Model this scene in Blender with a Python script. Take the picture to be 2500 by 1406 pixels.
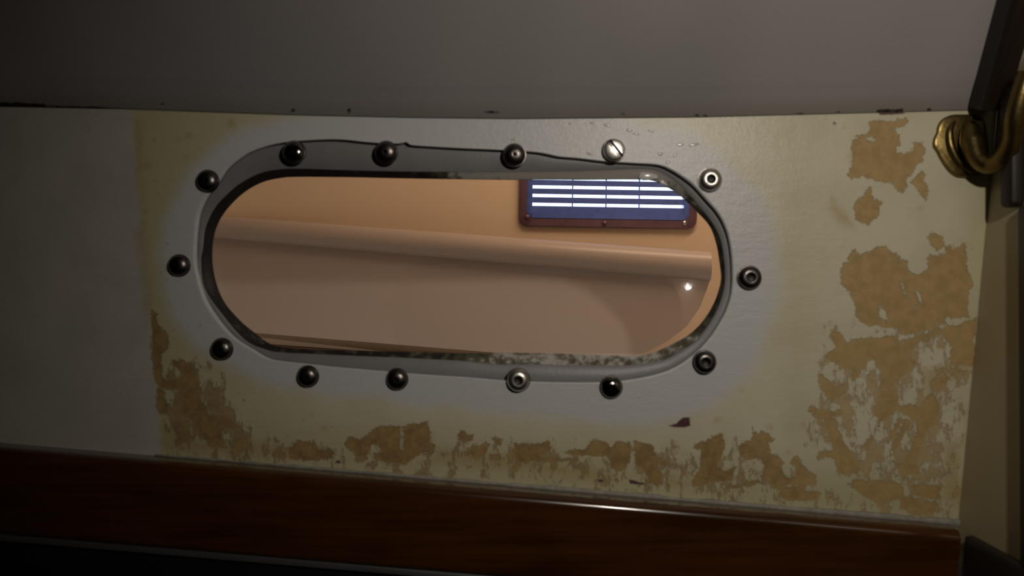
import bpy, bmesh, math, random
import numpy as np
from mathutils import Vector

random.seed(7)
for o in list(bpy.data.objects):
    bpy.data.objects.remove(o, do_unlink=True)
SC = bpy.context.scene
COL = SC.collection

# ------------------------------------------------------------------ camera, world, lamps, exposure
D = 0.5                 # camera to cabin side, metres
S = 0.00024             # metres on the cabin side per photo pixel
cam = bpy.data.cameras.new('camera')
cam_o = bpy.data.objects.new('camera', cam)
COL.objects.link(cam_o)
cam_o.location = (0, -D, 0)
cam_o.rotation_euler = (math.pi / 2, 0, 0)
cam.sensor_width = 36.0
cam.lens = 36.0 * D / (2500 * S)
cam.clip_start = 0.01
cam.dof.use_dof = True
cam.dof.focus_distance = 0.72
cam.dof.aperture_fstop = 8.5
SC.camera = cam_o

world = bpy.data.worlds.new('daylight')
SC.world = world
world.use_nodes = True
wb = world.node_tree.nodes['Background']
wb.inputs[0].default_value = (0.62, 0.80, 1.0, 1)
wb.inputs[1].default_value = 3.2

LAMP = Vector((0.165, -0.5, 0.178))


def aim(o, target):
    o.rotation_euler = (Vector(target) - o.location).to_track_quat('-Z', 'Y').to_euler()


lt = bpy.data.lights.new('hand_lamp', 'SPOT')
lt.energy = 3.6
lt.color = (1.0, 0.915, 0.80)
lt.spot_size = math.radians(95)
lt.spot_blend = 1.0
lt.shadow_soft_size = 0.011
lamp_o = bpy.data.objects.new('hand_lamp', lt)
COL.objects.link(lamp_o)
lamp_o.location = LAMP
aim(lamp_o, (0.105, 0, 0.03))

lt2 = bpy.data.lights.new('compartment_lamp', 'AREA')
lt2.shape = 'RECTANGLE'
lt2.size = 0.5
lt2.size_y = 0.05
lt2.energy = 1.75
lt2.color = (1.0, 0.74, 0.52)
lamp2_o = bpy.data.objects.new('compartment_lamp', lt2)
COL.objects.link(lamp2_o)
lamp2_o.location = (0.12, 0.07, 0.40)
aim(lamp2_o, (0.0, 0.29, 0.0))

lt3 = bpy.data.lights.new('panel_glint_light', 'POINT')  # added unseen point light, placed to make a glint on the cream panel
lt3.energy = 0.03
lt3.color = (1.0, 0.93, 0.85)
lt3.shadow_soft_size = 0.003
lamp3_o = bpy.data.objects.new('panel_glint_light', lt3)
COL.objects.link(lamp3_o)
lamp3_o.location = (0.152, 0.036, 0.043)

SC.view_settings.view_transform = 'Standard'
SC.view_settings.look = 'None'
SC.view_settings.gamma = 1.0
SC.view_settings.use_curve_mapping = False
SC.view_settings.exposure = 0.0
SC.cycles.use_denoising = True
SC.cycles.sample_clamp_indirect = 4.0


# ------------------------------------------------------------------ helpers
def P(px, py, y=0.0):
    """point of the plane at depth y that lies where the photo shows pixel px, py"""
    k = (D + y) / D * S
    return Vector(((px - 1250) * k, y, (703 - py) * k))


def mesh_obj(name, verts, faces, mat, parent=None, smooth=True):
    me = bpy.data.meshes.new(name)
    me.from_pydata([tuple(v) for v in verts], [], faces)
    me.update()
    if smooth:
        me.polygons.foreach_set('use_smooth', [True] * len(me.polygons))
    o = bpy.data.objects.new(name, me)
    COL.objects.link(o)
    me.materials.append(mat)
    if parent:
        o.parent = parent
    return o


def bm_obj(name, bm, mat, parent=None, smooth=True):
    bmesh.ops.recalc_face_normals(bm, faces=bm.faces)
    me = bpy.data.meshes.new(name)
    bm.to_mesh(me)
    bm.free()
    if smooth:
        me.polygons.foreach_set('use_smooth', [True] * len(me.polygons))
        me.set_sharp_from_angle(angle=math.radians(35))
    o = bpy.data.objects.new(name, me)
    COL.objects.link(o)
    me.materials.append(mat)
    if parent:
        o.parent = parent
    return o


def tag(o, label=None, cat=None, group=None, kind=None):
    for k, v in (('label', label), ('category', cat), ('group', group), ('kind', kind)):
        if v:
            o[k] = v
    return o


def empty(name, loc, label, cat, group=None):
    o = bpy.data.objects.new(name, None)
    COL.objects.link(o)
    o.location = loc
    o.empty_display_size = 0.01
    return tag(o, label, cat, group)


def box_bm(c, size, bevel=0.0, seg=2, bm=None):
    bm2 = bmesh.new()
    bmesh.ops.create_cube(bm2, size=1)
    for v in bm2.verts:
        v.co = Vector((v.co.x * size[0] + c[0], v.co.y * size[1] + c[1], v.co.z * size[2] + c[2]))
    if bevel:
        bmesh.ops.bevel(bm2, geom=list(bm2.edges), offset=bevel, segments=seg, affect='EDGES', profile=0.5)
    return bm2


def catmull(pts, n, closed=True):
    p = np.array(pts, float)
    m = len(p)
    out = []
    segs = m if closed else m - 1
    for i in range(segs):
        if closed:
            a, b, c, d = p[(i - 1) % m], p[i], p[(i + 1) % m], p[(i + 2) % m]
        else:
            a, b, c, d = p[max(i - 1, 0)], p[i], p[i + 1], p[min(i + 2, m - 1)]
        for t in np.linspace(0, 1, n, endpoint=False):
            out.append(0.5 * ((2 * b) + (c - a) * t + (2 * a - 5 * b + 4 * c - d) * t * t + (3 * b - a - 3 * c + d) * t ** 3))
    if not closed:
        out.append(p[-1])
    return np.array(out)


def extrude_outline(outline, thick_vec, bevel=0.0):
    """closed prism of a planar outline (list of Vectors) along thick_vec"""
    bm = bmesh.new()
    vs = [bm.verts.new(p) for p in outline]
    f = bm.faces.new(vs)
    r = bmesh.ops.extrude_face_region(bm, geom=[f])
    nv = [e for e in r['geom'] if isinstance(e, bmesh.types.BMVert)]
    bmesh.ops.translate(bm, verts=nv, vec=thick_vec)
    if bevel:
        front = [e for e in bm.edges if all(v in vs for v in e.verts)]
        bmesh.ops.bevel(bm, geom=front, offset=bevel, segments=2, affect='EDGES', profile=0.5)
    return bm


# ------------------------------------------------------------------ material helpers
class NT:
    def __init__(self, name, rough=0.5, metal=0.0, spec=0.5):
        self.m = bpy.data.materials.new(name)
        self.m.use_nodes = True
        self.t = self.m.node_tree
        self.b = self.t.nodes['Principled BSDF']
        self.b.inputs['Roughness'].default_value = rough
        self.b.inputs['Metallic'].default_value = metal
        self.b.inputs['Specular IOR Level'].default_value = spec
        self.tc = None

    def n(self, typ, **kw):
        nd = self.t.nodes.new(typ)
        for k, v in kw.items():
            setattr(nd, k, v)
        return nd

    def l(self, a, b):
        self.t.links.new(a, b)

    def put(self, sock, v):
        if isinstance(v, (int, float)):
            sock.default_value = v
        elif isinstance(v, tuple):
            sock.default_value = v if len(v) != 3 or sock.type == 'VECTOR' else (*v, 1)
        else:
            self.l(v, sock)

    def coord(self, scale=(1, 1, 1)):
        if self.tc is None:
            self.tc = self.n('ShaderNodeTexCoord')
        mp = self.n('ShaderNodeMapping')
        mp.inputs['Scale'].default_value = scale
        self.l(self.tc.outputs['Object'], mp.inputs['Vector'])
        return mp.outputs[0]

    def noise(self, scale, detail=3.0, rough=0.5, stretch=(1, 1, 1), off=0.0):
        nd = self.n('ShaderNodeTexNoise')
        nd.inputs['Scale'].default_value = scale
        nd.inputs['Detail'].default_value = detail
        nd.inputs['Roughness'].default_value = rough
        v = self.coord(stretch)
        if off:
            ad = self.n('ShaderNodeVectorMath', operation='ADD')
            self.l(v, ad.inputs[0])
            ad.inputs[1].default_value = (off, off * 1.7, off * 0.6)
            v = ad.outputs[0]
        self.l(v, nd.inputs['Vector'])
        return nd.outputs['Fac']

    def math(self, op, a, b=None, c=None, clamp=False):
        nd = self.n('ShaderNodeMath', operation=op)
        nd.use_clamp = clamp
        self.put(nd.inputs[0], a)
        if b is not None:
            self.put(nd.inputs[1], b)
        if c is not None:
            self.put(nd.inputs[2], c)
        return nd.outputs[0]

    def step(self, v, lo, hi, out=1.0, base=0.0):
        nd = self.n('ShaderNodeMapRange', interpolation_type='SMOOTHSTEP')
        self.put(nd.inputs['Value'], v)
        nd.inputs['From Min'].default_value = lo
        nd.inputs['From Max'].default_value = hi
        nd.inputs['To Min'].default_value = base
        nd.inputs['To Max'].default_value = out
        return nd.outputs[0]

    def mix(self, f, a, b):
        nd = self.n('ShaderNodeMix', data_type='RGBA')
        self.put(nd.inputs[0], f)
        self.put(nd.inputs[6], a)
        self.put(nd.inputs[7], b)
        return nd.outputs[2]

    def attr(self, name):
        nd = self.n('ShaderNodeAttribute')
        nd.attribute_name = name
        return nd.outputs['Fac']

    def color(self, v):
        self.put(self.b.inputs['Base Color'], v)
        return self

    def rough(self, v):
        self.put(self.b.inputs['Roughness'], v)

    def bump(self, h, strength=0.3, dist=0.001):
        nd = self.n('ShaderNodeBump')
        nd.inputs['Strength'].default_value = strength
        nd.inputs['Distance'].default_value = dist
        self.l(h, nd.inputs['Height'])
        self.l(nd.outputs[0], self.b.inputs['Normal'])


def simple(name, col, rough=0.5, metal=0.0, spec=0.5, var=0.15, vscale=60, bump=0.0, stretch=(1, 1, 1), bdist=0.0005):
    m = NT(name, rough, metal, spec)
    nz = m.noise(vscale, 4, 0.6, stretch)
    lo = tuple(c * (1 - var) for c in col)
    hi = tuple(min(1, c * (1 + var)) for c in col)
    m.color(m.mix(nz, lo, hi))
    if bump:
        m.bump(m.noise(vscale * 3, 4, 0.6, stretch, 3.1), bump, bdist)
    return m.m


# ---- materials
def wall_paint():
    m = NT('aged_cabin_paint', 0.33, 0, 0.5)
    px = 1 / S
    fine = m.noise(px * 0.16, 5, 0.65)
    mid = m.noise(px * 0.045, 5, 0.6, off=2.0)
    big = m.noise(px * 0.009, 4, 0.55, off=5.0)
    jag = m.math('ADD', m.math('MULTIPLY', m.math('SUBTRACT', mid, 0.5), 26.0), m.math('MULTIPLY', m.math('SUBTRACT', fine, 0.5), 24.0))
    glue = m.step(m.math('ADD', m.math('ADD', m.attr('glue'), 2.5), jag), -1.5, 3.0)
    weakraw = m.math('ADD', m.attr('weak'), m.math('MULTIPLY', jag, 1.3))
    weak = m.step(weakraw, -14.0, 22.0)
    halo = m.step(m.math('ADD', m.attr('halo'), m.math('MULTIPLY', m.math('SUBTRACT', big, 0.5), 60.0)), -28.0, 26.0)
    clean = m.step(m.attr('clean'), -3.0, 3.0)
    # half-scraped glue: thin streaks and crumbs
    streak = m.noise(px * 0.03, 6, 0.72, (1.6, 1, 0.75), 7.0)
    mot = m.math('ADD', m.attr('mottle'), m.math('MULTIPLY', m.math('SUBTRACT', streak, 0.5), 3.6))
    mot = m.math('MULTIPLY', m.step(mot, 0.50, 0.78), m.step(m.attr('mottle'), 0.02, 0.2))
    keep = m.step(m.noise(px * 0.075, 4, 0.7, (1.5, 1, 0.6), 12.0), 0.63, 0.72)
    glue = m.math('MULTIPLY', m.math('MAXIMUM', glue, m.math('MULTIPLY', mot, 0.8)), m.math('SUBTRACT', 1.0, m.math('MULTIPLY', keep, 0.65)))
    dark = m.step(m.math('ADD', m.attr('dark'), m.math('MULTIPLY', jag, 0.25)), -2.0, 2.5)
    cream = m.mix(m.step(big, 0.35, 0.65), (0.585, 0.54, 0.39), (0.63, 0.585, 0.435))
    yellow = m.mix(m.step(m.attr('tea'), 0.0, 1.0), cream, (0.50, 0.452, 0.275))
    fresh = (0.575, 0.57, 0.575)
    base = m.mix(halo, yellow, fresh)
    # fly specks and grime
    speck = m.math('MULTIPLY', m.step(m.noise(px * 0.06, 2, 0.5, off=9.0), 0.66, 0.74), m.step(m.attr('tea'), 0.1, 0.9))
    base = m.mix(m.math('MULTIPLY', speck, 0.55), base, (0.27, 0.20, 0.075))
    base = m.mix(clean, base, m.mix(m.step(big, 0.3, 0.7), (0.46, 0.44, 0.39), (0.51, 0.485, 0.43)))
    gl = m.mix(m.step(mid, 0.3, 0.7), (0.36, 0.225, 0.075), (0.45, 0.30, 0.115))
    gl = m.mix(m.step(m.attr('tan'), -8.0, 14.0), m.mix(m.step(mid, 0.3, 0.7), (0.22, 0.125, 0.035), (0.36, 0.225, 0.075)), gl)
    base = m.mix(m.math('MULTIPLY', weak, 0.62), base, (0.40, 0.29, 0.12))
    base = m.mix(m.math('MULTIPLY', glue, 0.93), base, gl)
    base = m.mix(dark, base, (0.10, 0.035, 0.045))
    m.color(base)
    m.rough(m.math('ADD', m.math('MULTIPLY', glue, 0.35), m.math('ADD', 0.27, m.math('MULTIPLY', fine, 0.14))))
    brush = m.noise(px * 0.05, 5, 0.6, (0.35, 1, 1.6), 15.0)
    h = m.math('SUBTRACT', m.math('ADD', m.math('MULTIPLY', fine, 0.12), m.math('ADD', m.math('MULTIPLY', brush, 0.2), m.math('MULTIPLY', mid, 0.2))), m.math('MULTIPLY', glue, 0.35))
    m.bump(h, 0.7, 0.0013)
    return m.m


def flange_paint():
    m = NT('grey_flange_paint', 0.42)
    nz = m.noise(60, 4, 0.6)
    m.color(m.mix(nz, (0.19, 0.182, 0.184), (0.25, 0.242, 0.244)))
    m.bump(m.noise(500, 4, 0.6), 0.25, 0.0004)
    return m.m


def rim_paint():
    m = NT('mould_stained_rim', 0.42)
    px = 1 / S
    a = m.attr('soot')
    nz = m.noise(px * 0.035, 5, 0.65)
    f = m.math('ADD', a, m.math('MULTIPLY', m.math('SUBTRACT', nz, 0.5), 1.5), clamp=True)
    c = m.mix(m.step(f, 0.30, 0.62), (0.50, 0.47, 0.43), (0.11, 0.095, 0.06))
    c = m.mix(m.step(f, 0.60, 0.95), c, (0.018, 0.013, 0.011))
    m.color(c)
    m.bump(nz, 0.3, 0.0008)
    return m.m


def glass():
    m = NT('window_glass')
    t = m.t
    t.nodes.remove(m.b)
    tr = m.n('ShaderNodeBsdfTransparent')
    gl = m.n('ShaderNodeBsdfGlossy')
    gl.inputs['Roughness'].default_value = 0.02
    fr = m.n('ShaderNodeFresnel')
    fr.inputs['IOR'].default_value = 1.49
    mx = m.n('ShaderNodeMixShader')
    m.l(fr.outputs[0], mx.inputs[0])
    m.l(tr.outputs[0], mx.inputs[1])
    m.l(gl.outputs[0], mx.inputs[2])
    m.l(mx.outputs[0], t.nodes['Material Output'].inputs['Surface'])
    return m.m


def varnish(name, lo, hi, rough=0.18, stretch=(3, 60, 60), coat=0.6):
    m = NT(name, rough)
    g = m.noise(4, 6, 0.65, stretch)
    g2 = m.noise(14, 3, 0.5, (1, 4, 4), 4.0)
    c = m.mix(m.step(g, 0.3, 0.7), lo, hi)
    m.color(m.mix(m.math('MULTIPLY', m.step(g2, 0.45, 0.75), 0.6), c, tuple(x * 0.45 for x in lo)))
    m.b.inputs['Coat Weight'].default_value = coat
    m.b.inputs['Coat Roughness'].default_value = 0.13
    m.bump(g, 0.08, 0.0004)
    return m.m


def headliner():
    m = NT('grey_headliner', 0.6, 0, 0.3)
    a = m.noise(5, 2, 0.5, (1.2, 0.6, 0.6))
    f = m.noise(260, 4, 0.6)
    c = m.mix(m.step(a, 0.3, 0.7), (0.30, 0.282, 0.285), (0.38, 0.35, 0.345))
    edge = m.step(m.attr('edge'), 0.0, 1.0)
    c = m.mix(m.math('MULTIPLY', edge, 0.45), c, (0.15, 0.135, 0.095))  # shade of the wall junction, put into the headliner colour
    cr = m.step(m.math('ADD', m.attr('crack'), m.math('MULTIPLY', m.math('SUBTRACT', f, 0.5), 8.0)), -2.0, 2.5)
    c = m.mix(cr, c, (0.02, 0.014, 0.01))
    m.color(c)
    m.bump(m.math('ADD', m.math('MULTIPLY', a, 4.0), m.math('MULTIPLY', f, 0.15)), 0.5, 0.002)
    return m.m


M_wall = wall_paint()
M_flange = flange_paint()
M_rim = rim_paint()
M_glass = glass()
M_head = headliner()
M_rail = varnish('varnished_wood', (0.045, 0.015, 0.003), (0.075, 0.024, 0.0045), 0.2)
M_beam = varnish('dark_oiled_wood', (0.008, 0.004, 0.002), (0.018, 0.008, 0.004), 0.55, (40, 4, 4), 0.0)
M_dim = simple('dark_cabin_lining', (0.03, 0.024, 0.018), 0.6)
M_gloss = simple('sealant_glint_gloss', (0.60, 0.585, 0.56), 0.12, 0, 0.6, 0.1, 200, 0.2)
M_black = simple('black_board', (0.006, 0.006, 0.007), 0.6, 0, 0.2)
M_tape = simple('grey_edging', (0.055, 0.054, 0.053), 0.4, 0, 0.5, 0.3, 30)
M_side = simple('yellowed_side_paint', (0.44, 0.375, 0.235), 0.4, 0, 0.4, 0.1, 40, 0.2)
M_caulk = simple('old_sealant', (0.27, 0.255, 0.215), 0.55, 0, 0.4, 0.55, 190, 0.6)
M_steel = simple('tarnished_steel', (0.14, 0.125, 0.12), 0.3, 1.0, 0.5, 0.35, 300, 0.2)
M_glint = simple('polished_dark_steel', (0.22, 0.21, 0.20), 0.11, 1.0, 0.5, 0.2, 300, 0.15)
M_pale = simple('bright_steel', (0.62, 0.59, 0.55), 0.34, 1.0, 0.5, 0.2, 300, 0.2)
M_hole = simple('dark_recess', (0.035, 0.03, 0.028), 0.5, 0.6)
M_brass = simple('old_brass', (0.20, 0.145, 0.055), 0.36, 1.0, 0.5, 0.45, 120, 0.3)
M_peach = simple('peach_wall_paint', (0.66, 0.50, 0.345), 0.55, 0, 0.4, 0.06, 12, 0.1)
M_cream = simple('cream_gloss_paint', (0.375, 0.31, 0.27), 0.055, 0, 0.5, 0.04, 8, 0.15, (1, 1, 1), 0.0012)
M_crail = simple('cream_rail_paint', (0.40, 0.322, 0.27), 0.36, 0, 0.4, 0.04, 8, 0.1)
M_ledge = varnish('brown_board', (0.10, 0.045, 0.022), (0.17, 0.08, 0.04), 0.5, (3, 40, 40), 0.0)
M_vent = simple('maroon_metal', (0.145, 0.075, 0.095), 0.4, 0.3, 0.5, 0.45, 130, 0.2)
M_slat = simple('glow_tinted_metal', (0.11, 0.175, 0.55), 0.35, 0.4, 0.5, 0.3, 130, 0.2)  # blue daylight glow round the slots, put into the metal's colour
M_shell = simple('compartment_lining', (0.45, 0.33, 0.22), 0.6)

# ------------------------------------------------------------------ traced outlines of the window opening (photo pixels)
OUT = [(478, 640), (479, 581), (486, 525), (500, 490), (517, 463), (536, 439), (556, 411), (585, 387), (613, 370), (656, 355),
       (698, 347), (741, 343), (798, 340), (841, 341), (898, 347), (945, 350), (975, 350), (992, 347), (1005, 354), (1060, 358), (1130, 362),
       (1200, 365), (1305, 371), (1364, 382), (1409, 386), (1478, 394), (1544, 398), (1603, 402), (1633, 412), (1666, 432),
       (1693, 453), (1723, 486), (1753, 521), (1772, 557), (1783, 600), (1788, 653), (1786, 712), (1773, 757), (1752, 796),
       (1729, 829), (1696, 863), (1649, 896), (1598, 915), (1530, 928), (1469, 933), (1350, 933), (1237, 929), (1140, 921),
       (1031, 914), (900, 903), (810, 895), (727, 886), (690, 882), (655, 875), (616, 853), (573, 825), (539, 788), (505, 737), (488, 688)]
MID = [(491, 640), (496, 605), (502, 556), (525, 507), (556, 473), (585, 449), (627, 426), (670, 415), (727, 412), (860, 416),
       (1000, 419), (1200, 420), (1409, 418), (1544, 413), (1597, 416), (1633, 432), (1666, 457), (1708, 504), (1738, 543),
       (1757, 579), (1766, 622), (1770, 665), (1768, 700), (1758, 738), (1742, 772), (1722, 803), (1693, 836), (1647, 865),
       (1613, 880), (1554, 889), (1489, 892), (1293, 889), (1211, 889), (1129, 881), (1000, 874), (900, 870), (760, 864), (684, 860), (655, 855),
       (599, 830), (539, 762), (500, 703)]
INN = [(519, 640), (522, 581), (536, 539), (562, 502), (599, 468), (641, 445), (684, 435), (727, 432), (860, 433), (1000, 436),
       (1200, 439), (1400, 440), (1544, 439), (1597, 443), (1648, 469), (1678, 494), (1702, 518), (1732, 552), (1748, 594),
       (1756, 639), (1760, 680), (1752, 715), (1740, 745), (1716, 783), (1683, 816), (1640, 840), (1605, 857), (1565, 868), (1522, 868),
       (1400, 864), (1260, 861), (1130, 862), (1000, 858), (860, 855), (760, 852), (684, 846), (654, 836), (614, 806), (590, 786), (552, 743), (530, 697)]
CX, CY = 1130.0, 640.0


def polar(pts):
    c = catmull(pts, 10)
    a = np.arctan2(c[:, 1] - CY, c[:, 0] - CX)
    r = np.hypot(c[:, 1] - CY, c[:, 0] - CX)
    i = np.argsort(a)
    a, r = a[i], r[i]
    return np.concatenate([a - 2 * np.pi, a, a + 2 * np.pi]), np.concatenate([r, r, r])


POL = {k: polar(v) for k, v in (('out', OUT), ('mid', MID), ('inn', INN))}


def ring(key, ang, grow=0.0):
    r = np.interp(ang, *POL[key]) + grow
    return np.stack([CX + r * np.cos(ang), CY + r * np.sin(ang)], 1)


# ------------------------------------------------------------------ glue patches, chips and stains traced on the cabin side
def sc(o, s, pts):
    return [(o[0] + x / s, o[1] + y / s) for x, y in pts]


R1 = ((1950, 270), 2.812)
R2 = ((1950, 750), 2.556)
R3 = ((330, 800), 3.906)
R6 = ((1500, 1000), 4.686)
RB = ((800, 1050), 2.778)
GLUE = [
    sc(*R1, [(370, 200), (410, 190), (480, 160), (500, 110), (490, 85), (560, 70), (630, 75), (650, 130), (680, 170), (690, 220), (670, 250), (680, 290), (720, 310), (770, 290), (800, 250), (800, 225), (845, 215), (855, 290), (845, 350), (800, 380), (775, 430), (735, 460), (740, 520), (715, 555), (680, 550), (660, 500), (620, 480), (590, 490), (540, 470), (470, 460), (440, 440), (420, 455), (340, 450), (360, 400), (385, 370), (380, 300), (370, 250)]),
    sc(*R1, [(640, 90), (680, 70), (745, 65), (740, 80), (690, 105), (650, 100)]),
    sc(*R1, [(785, 490), (850, 420), (855, 480), (885, 520), (875, 610), (850, 590), (830, 540)]),
    sc(*R1, [(385, 690), (385, 650), (440, 600), (490, 530), (495, 570), (515, 610), (570, 630), (555, 690), (530, 740), (470, 785), (430, 765), (390, 750)]),
    sc(*R1, [(300, 1100), (310, 1050), (350, 1040), (340, 1010), (365, 950), (390, 960), (405, 1010), (460, 980), (540, 940), (600, 935), (600, 965), (660, 985), (690, 1010), (680, 1040), (740, 1040), (745, 1100), (800, 1135), (850, 1120), (900, 1090), (890, 1020), (900, 990), (950, 1000), (1020, 980), (1010, 940), (1050, 930), (1060, 960), (1140, 920), (1150, 1000), (1160, 1100), (1190, 1200), (1150, 1250), (1160, 1420), (620, 1420), (590, 1370), (560, 1320), (540, 1370), (540, 1420), (400, 1420), (380, 1280), (340, 1240), (300, 1180)]),
    sc(*R1, [(890, 870), (920, 840), (980, 870), (990, 930), (950, 960), (920, 930)]),
    sc(*R2, [(355, -20), (490, -20), (500, 60), (540, 100), (570, 60), (570, -20), (680, -20), (720, 50), (740, 40), (720, -20), (1030, -20), (1000, 50), (930, 60), (910, 100), (830, 120), (780, 150), (700, 170), (640, 160), (600, 130), (530, 110), (440, 110), (380, 90)]),
    sc(*R2, [(200, 180), (230, 150), (260, 170), (300, 240), (340, 210), (400, 210), (440, 200), (500, 200), (560, 180), (610, 180), (620, 210), (600, 230), (720, 190), (860, 130), (900, 140), (1000, 110), (1110, 60), (1110, 180), (1090, 190), (1100, 350), (1030, 360), (950, 320), (960, 250), (930, 210), (900, 160), (860, 170), (800, 230), (760, 200), (720, 250), (680, 290), (720, 330), (740, 350), (700, 390), (640, 430), (620, 470), (590, 480), (620, 560), (615, 620), (570, 680), (520, 710), (490, 760), (460, 820), (430, 885), (400, 880), (420, 840), (470, 770), (500, 700), (470, 640), (500, 590), (510, 500), (525, 400), (490, 370), (470, 330), (430, 320), (410, 360), (380, 400), (330, 480), (330, 390), (280, 370), (230, 340), (180, 330), (170, 310), (210, 270), (260, 250), (220, 230)]),
    sc(*R2, [(130, 420), (180, 460), (240, 510), (280, 480), (290, 540), (230, 570), (210, 590), (180, 560), (150, 510)]),
    sc(*R2, [(60, 650), (80, 625), (130, 645), (200, 650), (260, 640), (265, 670), (220, 690), (240, 760), (290, 860), (330, 920), (370, 970), (370, 1030), (280, 1040), (240, 1020), (230, 960), (190, 930), (120, 940), (130, 915), (190, 905), (230, 910), (190, 800), (160, 700), (110, 685)]),
    sc(*R2, [(620, 630), (700, 610), (770, 630), (830, 540), (860, 560), (880, 640), (870, 720), (800, 760), (770, 850), (730, 970), (750, 1040), (660, 1040), (580, 960), (620, 980), (660, 960), (700, 880), (740, 780), (740, 720), (700, 680)]),
    sc(*R2, [(575, 880), (595, 900), (690, 730), (670, 700)]),
    sc(*R2, [(545, 850), (560, 860), (640, 710), (625, 700)]),
    sc(*R2, [(310, 1100), (400, 1080), (600, 1090), (650, 1130), (640, 1190), (520, 1220), (430, 1190), (370, 1150)]),
    sc(*R2, [(640, 1190), (700, 1180), (780, 1220), (870, 1220), (880, 1280), (720, 1290), (640, 1250)]),
    sc(*R2, [(700, 1110), (890, 1115), (880, 1200), (800, 1190), (720, 1170)]),
    sc(*R2, [(950, 270), (1100, 250), (1090, 360), (960, 350)]),
    sc(*R2, [(860, 490), (930, 440), (940, 450), (880, 505)]),
    sc(*R6, [(245, 370), (330, 400), (430, 420), (490, 520), (480, 560), (450, 600), (480, 680), (520, 760), (540, 850), (400, 840), (370, 760), (350, 700), (300, 640), (240, 640)]),
    sc(*R6, [(-60, 440), (60, 440), (100, 400), (170, 380), (180, 600), (140, 640), (80, 680), (-40, 670)]),
    sc(*R6, [(490, 560), (560, 590), (610, 620), (580, 660), (530, 620)]),
    sc(*R6, [(900, 410), (960, 390), (990, 380), (1100, 330), (1230, 280), (1250, 400), (1230, 520), (1180, 580), (1170, 650), (1220, 690), (1290, 700), (1380, 660), (1360, 720), (1340, 800), (1200, 830), (1100, 800), (1040, 850), (920, 870), (900, 830), (960, 740), (1000, 680), (990, 560), (985, 450), (930, 440)]),
    sc(*R6, [(1450, 390), (1560, 380), (1600, 380), (1580, 220), (1620, 270), (1660, 340), (1680, 260), (1760, 290), (1820, 360), (1760, 380), (1770, 520), (1860, 540), (1930, 600), (1900, 660), (1950, 760), (2080, 780), (2080, 640), (2030, 610), (2060, 540), (2130, 640), (2180, 720), (2290, 770), (2290, 850), (2180, 860), (2170, 940), (2330, 960), (2330, 1030), (2000, 1030), (1900, 980), (1950, 900), (2100, 890), (2090, 840), (1950, 850), (1880, 900), (1800, 840), (1800, 780), (1700, 740), (1720, 640), (1690, 580), (1620, 560), (1540, 560), (1440, 520), (1420, 440)]),
    sc(*R6, [(1700, 750), (1640, 810), (1540, 840), (1400, 870), (1300, 870), (1300, 892), (1410, 890), (1550, 862), (1655, 830), (1712, 765)]),
    sc(*R6, [(2060, 540), (2090, 540), (2200, 700), (2180, 720)]),
    # bottom row
    sc(*RB, [(110, 100), (150, 50), (220, 60), (280, 40), (330, -15), (480, -25), (490, 130), (510, 150), (520, -15), (595, -40), (670, -55), (690, 20), (690, 90), (720, 120), (710, 160), (660, 150), (600, 170), (540, 220), (440, 230), (330, 200), (300, 160), (380, 150), (330, 100), (280, 110), (260, 200), (200, 200), (180, 140), (130, 120)]),
    sc(*RB, [(880, 60), (890, 0), (920, 0), (940, 40), (990, 30), (980, 60), (920, 80)]),
    sc(*RB, [(940, 160), (980, 120), (1040, 130), (1070, 90), (1090, 100), (1060, 160), (1000, 170)]),
    sc(*RB, [(1120, 60), (1170, 60), (1170, 100), (1140, 100)]),
    sc(*RB, [(1100, 180), (1170, 160), (1160, 190), (1110, 195)]),
    sc(*RB, [(1270, 90), (1400, 95), (1500, 80), (1510, 130), (1480, 150), (1440, 170), (1440, 190), (1560, 192), (1700, 200), (1690, 210), (1500, 208), (1300, 215), (1260, 180)]),
    sc(*RB, [(1600, 150), (1740, 130), (1800, 80), (1880, 80), (1920, 120), (1970, 80), (2050, 100), (2050, 220), (2000, 260), (1950, 240), (1940, 190), (1870, 170), (1800, 170), (1700, 170)]),
    sc(*RB, [(2090, 90), (2180, 90), (2230, 160), (2230, 200), (2260, 330), (2240, 380), (2190, 360), (2170, 300), (2160, 260), (2090, 240)]),
    sc(*RB, [(700, 95), (720, 95), (725, 150), (705, 160)]),
    # lower left corner
    sc(*R3, [(155, -160), (195, -150), (210, -40), (280, 60), (310, 100), (300, 200), (260, 240), (240, 300), (250, 380), (240, 450), (300, 510), (400, 490), (480, 480), (430, 400), (340, 350), (380, 310), (500, 340), (580, 400), (560, 450), (600, 540), (600, 590), (560, 600), (600, 640), (640, 720), (680, 760), (690, 850), (640, 870), (580, 850), (540, 870), (460, 840), (440, 760), (470, 700), (420, 640), (440, 590), (340, 580), (240, 570), (200, 500), (170, 300)]),
    sc(*R3, [(210, 590), (260, 600), (260, 680), (320, 740), (300, 800), (240, 820), (210, 720)]),
    sc(*R3, [(590, 860), (720, 830), (870, 850), (980, 940), (960, 970), (880, 940), (820, 1000), (830, 1130), (720, 1130), (620, 1020), (560, 960)]),
    sc(*R3, [(1460, 1160), (1540, 1090), (1700, 1100), (1730, 1160), (1900, 1160), (1890, 1250), (1760, 1260), (1600, 1270), (1480, 1240)]),
]
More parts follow.
